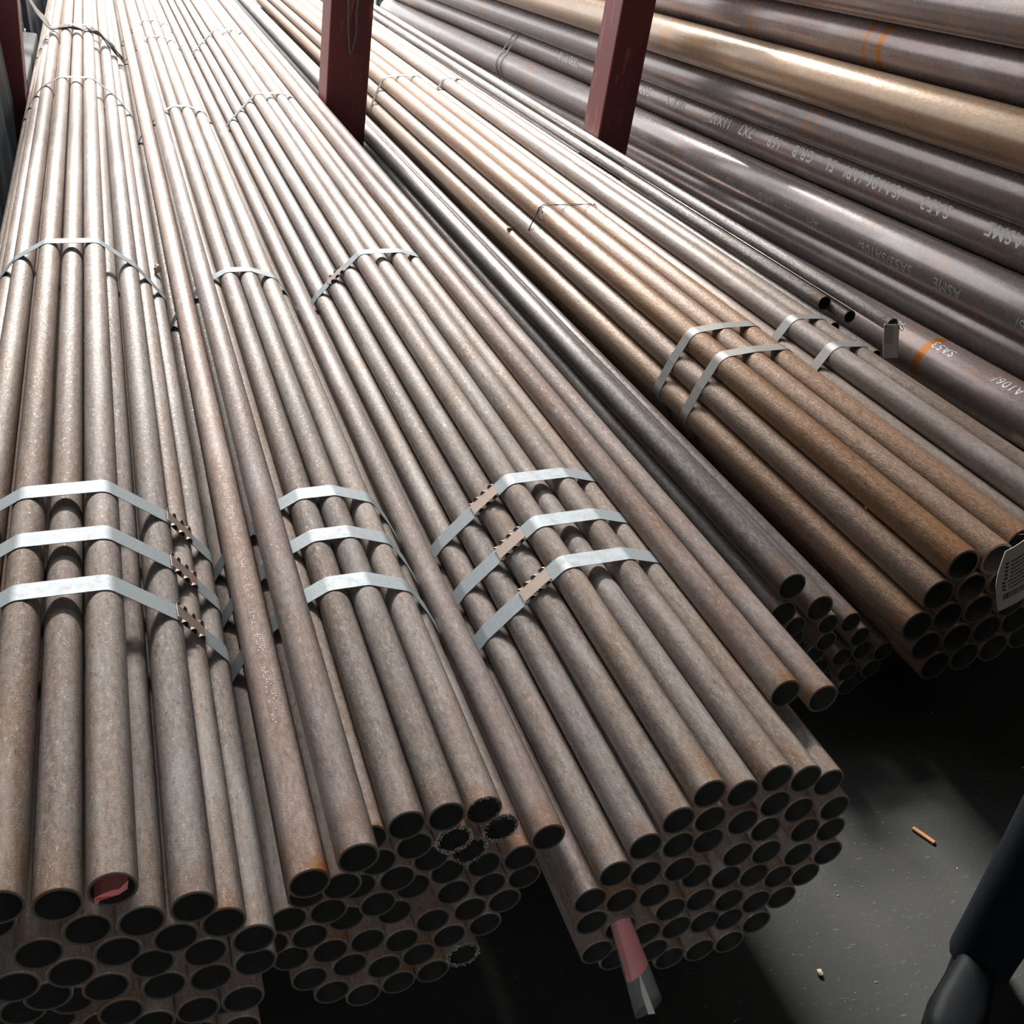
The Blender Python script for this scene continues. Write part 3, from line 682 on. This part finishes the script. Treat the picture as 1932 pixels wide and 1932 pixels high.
# pale crust of lime on a few pipe ends of the second bundle
def residue(pipe_o, r, n, seed, a0=0.0, a1=2 * PI):
    rnd = random.Random(seed); V, F = [], []
    for k in range(n):
        a = rnd.uniform(a0, a1); rr = r + rnd.uniform(-0.007, 0.001); s = rnd.uniform(0.0008, 0.0022)
        c = Vector((rr * math.cos(a), rnd.uniform(-0.0012, 0.001), rr * math.sin(a))); b = len(V)
        V += [c + Vector((rnd.uniform(-s, s), rnd.uniform(-s, 0), rnd.uniform(-s, s))) for _ in range(4)]
        F += [(b, b + 1, b + 2), (b, b + 2, b + 3), (b, b + 3, b + 1), (b + 1, b + 3, b + 2)]
    o = mesh_obj('lime_crust', V, F, MAT['crust'], pipe_o); o['kind'] = 'stuff'
residue(centre_pipes[5], 0.03015, 420, 1); residue(centre_pipes[6], 0.03015, 200, 2); residue(centre_pipes[7], 0.03015, 170, 3); residue(centre_pipes[2], 0.03015, 60, 6)
residue(centre_pipes[36], 0.03015, 330, 4)

# ------------------------------------------------------------------ paper tags and red labels
def card(name, origin, u, v, nu, nv, curl, mat, parent=None, th=0.0006, outline=None):
    """curved card: origin corner, u and v edge vectors, curl = bulge along u"""
    o_, u_, v_ = Vector(origin), Vector(u), Vector(v); n_ = u_.cross(v_).normalized(); V, F = [], []
    for j in range(nv + 1):
        for i in range(nu + 1):
            a, b = i / nu, j / nv
            if outline: a, b = outline(a, b)
            V.append(o_ + u_ * a + v_ * b + n_ * curl * math.sin(PI * a) + n_ * curl * 0.4 * math.sin(PI * b))
    for j in range(nv):
        for i in range(nu):
            k = j * (nu + 1) + i; F.append((k, k + 1, k + nu + 2, k + nu + 1))
    o = mesh_obj(name, V, F, mat, parent, True)
    md = o.modifiers.new('thickness', 'SOLIDIFY'); md.thickness = th; md.offset = 0
    return o
def on_card(o_, u_, v_, curl, a, b, lift=0.0009):
    n_ = u_.cross(v_).normalized()
    return o_ + u_ * a + v_ * b + n_ * (curl * math.sin(PI * a) + curl * 0.4 * math.sin(PI * b) + lift)
def print_marks(name, parent, origin, u, v, curl, rects):
    o_, u_, v_ = Vector(origin), Vector(u), Vector(v); V, F = [], []
    for (a0, a1, b0, b1) in rects:
        k = max(1, int((a1 - a0) * 14))
        for s in range(k):
            p, q = a0 + (a1 - a0) * s / k, a0 + (a1 - a0) * (s + 1) / k
            b = len(V)
            V += [on_card(o_, u_, v_, curl, p, b0), on_card(o_, u_, v_, curl, q, b0), on_card(o_, u_, v_, curl, q, b1), on_card(o_, u_, v_, curl, p, b1)]
            F.append((b, b + 1, b + 2, b + 3))
    return mesh_obj(name, V, F, MAT['ink'], parent)

rnd = random.Random(5)
# small tag wired to the thin pipe
root = empty('paper_tag', (2.47, 2.66, 0.62)); tag(root, 'small cream paper tag wired to a thin pipe end', 'tag', 'paper tags')
O1, U1, V1 = (2.420, 2.596, 0.527), (0.074, 0.010, -0.004), (0.010, 0.058, 0.098)
loc = Vector(root.location)
O1 = Vector(O1) - loc
card('card', O1, U1, V1, 8, 10, -0.006, MAT['paper'], root)
rects = []
for k in range(9):
    b = 0.88 - k * 0.055
    x = 0.10
    while x < 0.62:
        w = rnd.uniform(0.03, 0.13); rects.append((x, min(x + w, 0.68), b, b + 0.016)); x += w + 0.025
rects += [(0.08, 0.16, 0.90, 0.95)]
print_marks('print', root, O1, U1, V1, -0.006, [(a, b, c_, d) for a, b, c_, d in rects])
Vv, Ff = tube_path([Vector(p) - loc for p in smooth_pts([(2.496, 2.70, 0.588), (2.500, 2.68, 0.598), (2.488, 2.655, 0.626), (2.478, 2.64, 0.624), (2.486, 2.628, 0.612), (2.497, 2.634, 0.616), (2.492, 2.66, 0.63), (2.505, 2.69, 0.612)], 5)], 0.0011, 6)
mesh_obj('tie_wire', Vv, Ff, MAT['wire'], root, True)

# larger tag at the right edge hanging in front of the rusty bundle
O2, U2, V2 = Vector((1.872, 1.385, 0.424)), Vector((0.105, 0.02, 0.030)), Vector((-0.026, 0.055, 0.115))
root = empty('paper_tag', O2); tag(root, 'large cream printed tag with a barcode hanging on the rusty bundle ends', 'tag', 'paper tags')
def rounded(a, b):
    # clipped rounded corner at the upper left
    if a < 0.35 and b > 0.45:
        a = a + (0.35 - a) * min(1.0, (b - 0.45) / 0.55) ** 1.6
    return a, b
card('card', Vector((0, 0, 0)), U2, V2, 14, 14, 0.006, MAT['paper'], root, 0.0008, rounded)
rects = []; x = 0.14
while x < 0.95:
    w = rnd.uniform(0.006, 0.02); rects.append((x, x + w, 0.17, 0.27)); x += w + rnd.uniform(0.008, 0.018)
for k in range(8):
    b = 0.33 + k * 0.062; x0 = 0.14 + 0.022 * k * (1 if k > 2 else 0)
    rects.append((x0, x0 + 0.09, b, b + 0.03))
    x = x0 + 0.16
    while x < 0.92:
        w = rnd.uniform(0.03, 0.14); rects.append((x, min(0.95, x + w), b, b + 0.02)); x += w + 0.02
print_marks('print', root, Vector((0, 0, 0)), U2, V2, 0.006, rects)
Vv, Ff = tube_path(smooth_pts([Vector((0.070, 0.03, 0.135)), Vector((0.075, 0.045, 0.155)), Vector((0.09, 0.07, 0.16)), Vector((0.085, 0.10, 0.14))], 5), 0.0012, 6)
mesh_obj('tie_wire', Vv, Ff, MAT['wire'], root, True)

# red paper folded inside the top pipe of the left bundle
px_, pz_, py_ = LEFT[2][0], LEFT[2][1], LEFT[2][2]
prof = [(-0.0215, -0.008), (-0.014, 0.004), (-0.003, 0.0085), (0.008, 0.009), (0.0185, 0.0145)]
V, F = [], []
for j, yy in enumerate((-0.004, 0.03, 0.08, 0.14)):
    for i, (a, b) in enumerate(prof): V.append((a + (0.002 if i == 2 else 0), yy + (0.006 if i in (0, 4) else 0), b - 0.004 + 0.0015 * j))
    for i, (a, b) in enumerate(prof[::-1]): V.append((a * 0.96 - 0.001, yy, b - 0.0125 - 0.004 * (1 - abs(i - 2) / 2)))
n2 = 2 * len(prof)
for j in range(3):
    for i in range(n2): F.append((j * n2 + i, j * n2 + (i + 1) % n2, (j + 1) * n2 + (i + 1) % n2, (j + 1) * n2 + i))
F.append(tuple(range(n2 - 1, -1, -1)))
o = mesh_obj('folded_red_paper', V, F, MAT['redpaper'], loc=(px_, py_, pz_))
tag(o, 'folded red paper tucked inside a pipe end of the leftmost bundle', 'paper')

# red label rolled in a clear sleeve, hanging out of the middle bundle
t = NT('clear_plastic_film')
MAT['film'] = t.p(Base_Color=(0.92, 0.93, 0.92), Roughness=0.15, Alpha=0.07, Specular_IOR_Level=0.7)
S0, S1 = Vector((0.748, 0.965, 0.232)), Vector((0.776, 0.845, 0.126))
root = empty('label_sleeve', S0); tag(root, 'clear plastic sleeve with a rolled red label hanging from the middle bundle', 'label')
ax = (S1 - S0); L_ = ax.length; ax.normalize()
side = ax.cross(Vector((0, 0, 1))).normalized(); upv = side.cross(ax).normalized()
def roll_tube(name, s0, s1, ra, rb, flat, mat, turns=1.0, lean=0.0, n=28, rows=8, taper_cut=0.0):
    V, F = [], []
    for j in range(rows + 1):
        s = s0 + (s1 - s0) * j / rows; f = j / rows; rr = ra + (rb - ra) * f
        for i in range(n + 1):
            a = 2 * PI * turns * i / n + lean
            sp = 1.0 - 0.12 * i / n
            cut = taper_cut * math.cos(a) * f
            V.append(ax * (s + cut) + side * math.cos(a) * rr * sp + upv * math.sin(a) * rr * flat * sp)
    for j in range(rows):
        for i in range(n): k = j * (n + 1) + i; F.append((k, k + 1, k + n + 2, k + n + 1))
    o = mesh_obj(name, V, F, mat, root, True)
    md = o.modifiers.new('thickness', 'SOLIDIFY'); md.thickness = 0.0005; md.offset = 0
    return o
roll_tube('red_label', -0.03, 0.105, 0.0165, 0.0245, 0.75, MAT['redpaper'], 1.35, 0.5, taper_cut=0.008)
roll_tube('plastic_sleeve', -0.03, L_, 0.020, 0.030, 0.7, MAT['film'], 1.0, taper_cut=0.006)
V = [ax * 0.105 + side * 0.004 + upv * 0.012, ax * 0.15 + side * 0.018 + upv * 0.014, ax * 0.155 + side * 0.002 + upv * 0.015, ax * 0.165 + side * 0.016 + upv * 0.014]
mesh_obj('white_slip', [ax * 0.10 + side * 0.003 + upv * 0.011, ax * 0.135 + side * 0.012 + upv * 0.013, ax * 0.138 + side * 0.001 + upv * 0.013, ax * 0.168 + side * 0.012 + upv * 0.013, ax * 0.172 - side * 0.001 + upv * 0.013], [(0, 1, 2), (2, 1, 3, 4)], MAT['paper'], root)

# twisted wire tie across the rusty bundle
root = empty('wire_tie', (1.86, 4.20, 0.53)); tag(root, 'rusty twisted wire tied over the top of the rusty bundle', 'wire')
top = []
path = strap_path(C(RUST), 0.0022)
seg = sorted([p for p in path if p[1] > 0.42 and p[0] < 2.06], key=lambda p: p[0])
pts = [(x, 4.20 + 0.02 * math.sin((x - 1.75) * 24) - 0.10 * (x - 1.8), z) for x, z in seg]
base = smooth_pts(pts[::3] if len(pts) > 12 else pts, 6)
for ph in (0.0, PI):
    tw = []
    for i, p in enumerate(base):
        a = i * 0.55 + ph
        tw.append(p + Vector((0, math.cos(a) * 0.0034, 0.003 + math.sin(a) * 0.0030)) - Vector(root.location))
    Vv, Ff = tube_path(tw, 0.0016, 6); mesh_obj('strand', Vv, Ff, MAT['wire'], root, True)
kx = Vector((1.792, 4.20, 0.505))
kn = [kx + Vector((0.012 * math.cos(a * 1.7), 0.016 * math.sin(a * 2.3) - 0.004 * a, 0.010 + 0.008 * math.sin(a * 1.1))) - Vector(root.location) for a in [i * 0.55 for i in range(24)]]
Vv, Ff = tube_path(smooth_pts(kn, 4), 0.0018, 6); mesh_obj('knot', Vv, Ff, MAT['wire'], root, True)
lp = [kx + Vector(d) - Vector(root.location) for d in ((0, 0, 0.01), (-0.012, -0.02, 0.004), (-0.022, -0.05, -0.006), (-0.012, -0.062, -0.004), (-0.004, -0.04, 0.004), (-0.002, -0.01, 0.01))]
Vv, Ff = tube_path(smooth_pts(lp, 5), 0.0018, 6); mesh_obj('loop_end', Vv, Ff, MAT['wire'], root, True)

# cord loop hanging on the dark post
root = empty('hanging_cord', (1.29, 5.97, 1.3)); tag(root, 'thin grey cord looped down the face of the dark red post', 'cord')
lp = [Vector(p) - Vector(root.location) for p in ((1.252, 5.968, 1.60), (1.256, 5.966, 1.20), (1.266, 5.966, 1.00), (1.278, 5.966, 0.88), (1.290, 5.966, 0.822), (1.303, 5.966, 0.87), (1.312, 5.966, 0.93), (1.308, 5.966, 1.02), (1.314, 5.966, 1.20), (1.318, 5.968, 1.60))]
Vv, Ff = tube_path(smooth_pts(lp, 6), 0.006, 8); mesh_obj('cord', Vv, Ff, MAT['sling'], root, True)

# webbing draped across the left bundle far back
def ribbon(name, pts, w, mat, parent, seed=1, sub=8):
    P = smooth_pts(pts, sub); V, F = [], []; rnd = random.Random(seed)
    for i, p in enumerate(P):
        a = P[max(i - 1, 0)]; b = P[min(i + 1, len(P) - 1)]; t_ = (b - a).normalized()
        sd = Vector((0, 1, 0)) - t_ * t_.y; sd.normalize()
        sd = (sd + Vector((0, 0, 1)) * 0.25 * math.sin(i * 0.5)).normalized()
        for k in range(4):
            f = k / 3 - 0.5
            V.append(p + sd * w * f * (1 + rnd.uniform(-0.06, 0.06)) + Vector((0, 0, 0.004 * math.sin(i * 0.9 + k * 2) + (0.008 if k in (0, 3) else 0))))
    n = len(P)
    for i in range(n - 1):
        for k in range(3): F.append((i * 4 + k, i * 4 + k + 1, (i + 1) * 4 + k + 1, (i + 1) * 4 + k))
    o = mesh_obj(name, V, F, mat, parent, True)
    md = o.modifiers.new('thickness', 'SOLIDIFY'); md.thickness = 0.004; md.offset = 1
    return o
root = empty('webbing_sling', (0, 7.4, 0.6)); tag(root, 'dirty grey webbing draped across the far end of the leftmost bundle', 'sling')
lo = Vector(root.location)
ribbon('webbing', [Vector(p) - lo for p in ((-0.60, 8.3, 0.86), (-0.42, 8.0, 0.72), (-0.30, 7.70, 0.60), (-0.245, 7.56, 0.567), (-0.155, 7.48, 0.585), (-0.03, 7.42, 0.592), (0.045, 7.38, 0.568), (0.10, 7.36, 0.510), (0.165, 7.33, 0.442))], 0.075, MAT['sling'], root)
ribbon('frayed_end', [Vector(p) - lo for p in ((-0.03, 7.42, 0.602), (0.03, 7.36, 0.588), (0.10, 7.31, 0.535), (0.168, 7.26, 0.46))], 0.035, MAT['sling'], root, 4)

# torn film caught behind the left post
root = empty('plastic_scrap', (-0.40, 6.3, 0.5)); tag(root, 'torn translucent plastic film caught beside the left post', 'plastic')
lo = Vector(root.location)
ribbon('film_strip', [Vector(p) - lo for p in ((-0.36, 6.7, 0.80), (-0.352, 6.6, 0.70), (-0.346, 6.5, 0.58), (-0.349, 6.45, 0.45))], 0.05, MAT['film'], root, 2)
ribbon('film_tail', [Vector(p) - lo for p in ((-0.35, 6.62, 0.69), (-0.335, 6.5, 0.63), (-0.339, 6.42, 0.53))], 0.03, MAT['film'], root, 7)

# ------------------------------------------------------------------ small debris
def crumb(name, loc, r, mat, label, cat, group=None, sq=(1, 1, 1), seed=0):
    bm = bmesh.new(); bmesh.ops.create_icosphere(bm, subdivisions=2, radius=r)
    rnd = random.Random(seed)
    for v in bm.verts: v.co = Vector((v.co.x * sq[0], v.co.y * sq[1], v.co.z * sq[2])) * (1 + rnd.uniform(-0.22, 0.22))
    zmin = min(v.co.z for v in bm.verts)
    for v in bm.verts: v.co.z -= zmin
    me = bpy.data.meshes.new(name); bm.to_mesh(me); bm.free(); me.materials.append(mat)
    o = bpy.data.objects.new(name, me); o.location = loc; link(o); tag(o, label, cat, group)
    return o
crumb('foam_crumb', (0.158, 3.50, 0.425), 0.012, MAT['foam'], 'pale foam crumb beside the leftmost bundle strap', 'crumb', 'crumbs on the pipes', (1, 1, 1.3), 1)
crumb('foam_crumb', (1.795, 1.80, 0.452), 0.006, MAT['foam'], 'tiny pale crumb on the rusty bundle near its ends', 'crumb', 'crumbs on the pipes', (1, 1.2, .8), 2)
crumb('foam_crumb', (1.735, 4.42, 0.358), 0.011, MAT['foam'], 'small white crumb on the rusty bundle left of the wire', 'crumb', 'crumbs on the pipes', (1, 1, 1), 3)
crumb('pebble', (1.198, 0.899, 0.0), 0.0055, MAT['foam'], 'tiny pale pebble on the lit concrete floor', 'pebble', None, (1, 1.3, .8), 4)
V, F = [], []; box_geo(-0.027, 0.027, -0.0055, 0.0055, 0.0, 0.006, V, F)
o = mesh_obj('wood_chip', V, F, MAT['chip'], loc=(1.646, 1.144, 0.0)); o.rotation_euler.z = -1.14; bevel(o, 0.0012, 1)
tag(o, 'thin orange wood splinter on the dark floor', 'wood chip')
V, F = [], []; rnd = random.Random(9)
for k in range(90):
    x, y = rnd.uniform(0.5, 1.32), rnd.uniform(0.62, 0.92)
    if k % 2: x, y = rnd.uniform(1.2, 2.1), rnd.uniform(1.0, 1.5)
    s = rnd.uniform(0.0005, 0.0016); a = rnd.uniform(0, PI)
    b = len(V)
    for (du, dv) in ((-2, -.6), (2, -.6), (2, .6), (-2, .6)):
        V.append((x + s * (du * math.cos(a) - dv * math.sin(a)), y + s * (du * math.sin(a) + dv * math.cos(a)), 0.0006))
    V.append((x, y, 0.0006 + s)); F += [(b, b + 1, b + 4), (b + 1, b + 2, b + 4), (b + 2, b + 3, b + 4), (b + 3, b, b + 4)]
o = mesh_obj('floor_grit', V, F, MAT['foam']); tag(o, 'scattered pale grit on the concrete floor', 'grit', None, 'stuff')

# ------------------------------------------------------------------ person standing at the right edge
MAT['skin'] = plain('skin', (0.50, 0.32, 0.24), 0.5, 0, 30, 0.08)
MAT['denim'] = plain('dark_navy_trousers', (0.005, 0.007, 0.010), 0.95, 0, 60, 0.5, 0.25, Specular_IOR_Level=0.1)
MAT['jacket'] = plain('dark_grey_jacket', (0.035, 0.038, 0.042), 0.8, 0, 40, 0.4, 0.2)
MAT['shoe'] = plain('black_leather', (0.004, 0.005, 0.006), 0.6, 0, 40, 0.3, Specular_IOR_Level=0.1)
MAT['hair'] = plain('black_hair', (0.012, 0.010, 0.009), 0.5, 0, 80, 0.3)
MAT['eye'] = plain('eye_white', (0.7, 0.7, 0.68), 0.3, 0, 10, 0.05)

def skin_mesh(chains, sub=2, root_i=0):
    """chains: list of lists of (point, radius); first point of a chain may repeat an earlier point to branch"""
    V, R, Ed, idx = [], [], [], {}
    for ch in chains:
        prev = None
        for (p, r) in ch:
            k = tuple(round(c, 5) for c in p)
            if k not in idx: idx[k] = len(V); V.append(p); R.append(r)
            i = idx[k]
            if prev is not None: Ed.append((prev, i))
            prev = i
    me = bpy.data.meshes.new('skin'); me.from_pydata(V, Ed, [])
    o = bpy.data.objects.new('skin', me); COL.objects.link(o)
    md = o.modifiers.new('s', 'SKIN')
    for i, sv in enumerate(me.skin_vertices[0].data):
        rr = R[i] if isinstance(R[i], tuple) else (R[i], R[i])
        sv.radius = rr; sv.use_root = (i == root_i)
    md.use_smooth_shade = True
    s = o.modifiers.new('d', 'SUBSURF'); s.levels = sub; s.render_levels = sub
    bpy.context.view_layer.update()
    res = bpy.data.meshes.new_from_object(o.evaluated_get(bpy.context.evaluated_depsgraph_get()))
    bpy.data.objects.remove(o); bpy.data.meshes.remove(me)
    return res

def join_meshes(name, parts, mat, parent):
    bm = bmesh.new()
    for me in parts: bm.from_mesh(me)
    me = bpy.data.meshes.new(name); bm.to_mesh(me); bm.free()
    me.materials.clear(); me.materials.append(mat)
    me.polygons.foreach_set('material_index', [0] * len(me.polygons))
    me.polygons.foreach_set('use_smooth', [True] * len(me.polygons))
    o = bpy.data.objects.new(name, me); return link(o, parent)

def blob(center, rad, fn=None):
    bm = bmesh.new(); bmesh.ops.create_uvsphere(bm, u_segments=32, v_segments=24, radius=1.0)
    for v in bm.verts:
        c = v.co.copy()
        if fn: c = fn(c)
        v.co = Vector(center) + Vector((c.x * rad[0], c.y * rad[1], c.z * rad[2]))
    me = bpy.data.meshes.new('blob'); bm.to_mesh(me); bm.free(); return me

# local frame: faces -x, right side is +y; right foot nearest the pipes
person = empty('person', (1.557, 0.738, 0.0)); person.rotation_euler.z = math.radians(35)
tag(person, 'person in dark trousers and black shoes standing at the right edge', 'person')
HIPZ, SHZ = 0.90, 1.40
def leg_pts(s): return [(0.0, s * 0.085, HIPZ - 0.04), (-0.008, s * 0.092, 0.70), (-0.012, s * 0.097, 0.50), (0.005, s * 0.098, 0.30), (0.018, s * 0.10, 0.10)]
def arm_pts(s): return [(0.0, s * 0.175, SHZ), (0.02, s * 0.225, 1.14), (-0.04, s * 0.235, 0.90)]
body_ch = [[((0, 0, HIPZ), (0.13, 0.10)), ((0, 0, 1.10), (0.125, 0.09)), ((0, 0, 1.28), (0.15, 0.10)), ((0, 0, SHZ), (0.13, 0.09)), ((0, 0, 1.47), 0.055), ((-0.01, 0, 1.56), 0.052)]]
for s in (-1, 1):
    lp = leg_pts(s); ap = arm_pts(s)
    body_ch.append([((0, 0, HIPZ), (0.13, 0.10))] + list(zip(lp, (0.085, 0.078, 0.058, 0.052, 0.040))))
    body_ch.append([((0, 0, SHZ), (0.13, 0.09))] + list(zip(ap, (0.055, 0.042, 0.028))) + [((-0.055, s * 0.236, 0.85), 0.032), ((-0.062, s * 0.236, 0.82), 0.030)])
parts = [skin_mesh(body_ch)]
for s in (-1, 1):
    for k, (dx, ln) in enumerate(((-0.036, 0.072), (-0.014, 0.082), (0.008, 0.076), (0.028, 0.060))):
        b = Vector((-0.062 + dx, s * 0.236, 0.83))
        parts.append(skin_mesh([[(tuple(b), 0.0095), (tuple(b + Vector((-0.004, -s * 0.002, -ln * 0.45))), 0.0092), (tuple(b + Vector((-0.010, -s * 0.012, -ln * 0.78))), 0.0085), (tuple(b + Vector((-0.014, -s * 0.024, -ln))), 0.007)]], 1))
    b = Vector((-0.085, s * 0.228, 0.865))
    parts.append(skin_mesh([[(tuple(b), 0.0115), (tuple(b + Vector((-0.022, -s * 0.006, -0.026))), 0.0105), (tuple(b + Vector((-0.030, -s * 0.012, -0.055))), 0.008)]], 1))
def head_shape(c):
    z = c.z; c = c.copy()
    if z < -0.1: c.x *= 1 - 0.25 * (-z - 0.1); c.y *= 1 - 0.38 * (-z - 0.1)
    if c.x < -0.85 and abs(c.y) < 0.22: c.x -= 0.18 * max(0.0, 1 - abs(z + 0.12) / 0.3) * (1 - abs(c.y) / 0.22)      # nose
    if c.x < -0.6 and abs(abs(c.y) - 0.36) < 0.2: c.x += 0.07 * max(0.0, 1 - abs(z - 0.08) / 0.16)                       # eye sockets
    if c.x < -0.7 and abs(c.y) < 0.3: c.x -= 0.04 * max(0.0, 1 - abs(z + 0.52) / 0.10)                                  # lips
    return c
HC = (-0.03, 0, 1.645)
parts.append(blob(HC, (0.098, 0.078, 0.118), head_shape))
for s in (-1, 1): parts.append(blob((HC[0] + 0.008, s * 0.078, HC[2] - 0.005), (0.018, 0.010, 0.030)))
join_meshes('body', parts, MAT['skin'], person)
for s in (-1, 1):
    e = blob((HC[0] - 0.082, s * 0.029, HC[2] + 0.006), (0.011, 0.013, 0.009)); join_meshes('eye', [e], MAT['eye'], person)
join_meshes('hair', [blob((HC[0] + 0.012, 0, HC[2] + 0.022), (0.102, 0.085, 0.112), lambda c: Vector((max(c.x, -0.62 - 0.3 * c.z), c.y, max(c.z, -0.55 if c.x > 0 else 0.28))))], MAT['hair'], person)
tr = [[((0, 0, HIPZ + 0.10), (0.145, 0.115)), ((0, 0, HIPZ), (0.155, 0.125))]]
for s in (-1, 1):
    lp = leg_pts(s)
    tr.append([((0, 0, HIPZ), (0.155, 0.125))] + list(zip(lp, (0.105, 0.098, 0.083, 0.074, 0.066))) + [((0.014, s * 0.10, 0.045), 0.066), ((0.010, s * 0.10, 0.026), 0.063)])
tro = join_meshes('trousers', [skin_mesh(tr)], MAT['denim'], person)
jk = [[((0, 0, HIPZ + 0.02), (0.165, 0.135)), ((0, 0, 1.10), (0.155, 0.12)), ((0, 0, 1.28), (0.175, 0.125)), ((0, 0, SHZ + 0.01), (0.15, 0.11)), ((0, 0, 1.475), 0.068)]]
for s in (-1, 1):
    ap = arm_pts(s)
    jk.append([((0, 0, SHZ + 0.01), (0.15, 0.11))] + list(zip(ap, (0.075, 0.060, 0.044))))
join_meshes('jacket', [skin_mesh(jk)], MAT['jacket'], person)
def shoe(s):
    secs = [(0.075, 0.030, 0.0, 0.055), (0.06, 0.037, 0.0, 0.085), (0.02, 0.040, 0.0, 0.100), (-0.03, 0.040, 0.0, 0.092), (-0.07, 0.044, 0.0, 0.072), (-0.12, 0.049, 0.0, 0.058), (-0.17, 0.046, 0.0, 0.047), (-0.20, 0.034, 0.002, 0.038), (-0.212, 0.016, 0.006, 0.026)]
    V, F = [], []; n = 16
    for (x, hw, z0, z1) in secs:
        for k in range(n):
            a = 2 * PI * k / n; ca, sa = math.cos(a), math.sin(a)
            V.append((x, s * 0.10 + hw * math.copysign(abs(ca) ** 0.7, ca), max(z0 + 0.012, (z0 + z1) / 2 + (z1 - z0) / 2 * math.copysign(abs(sa) ** 0.8, sa))))
    for i in range(len(secs) - 1):
        for k in range(n): F.append((i * n + k, i * n + (k + 1) % n, (i + 1) * n + (k + 1) % n, (i + 1) * n + k))
    F += [tuple(range(n)), tuple((len(secs) - 1) * n + k for k in range(n - 1, -1, -1))]
    o = mesh_obj('shoe', V, F, MAT['shoe'], person, True)
    V, F = [], []; n2 = len(secs)
    for zz in (0.0, 0.016):
        for (x, hw, z0, z1) in secs: V.append((x, s * 0.10 + hw + 0.003, zz))
        for (x, hw, z0, z1) in secs[::-1]: V.append((x, s * 0.10 - hw - 0.003, zz))
    m2 = 2 * n2; F += [tuple(range(m2 - 1, -1, -1)), tuple(range(m2, 2 * m2))] + [(i, (i + 1) % m2, m2 + (i + 1) % m2, m2 + i) for i in range(m2)]
    mesh_obj('sole', V, F, MAT['shoe'], o)
for s in (-1, 1): shoe(s)
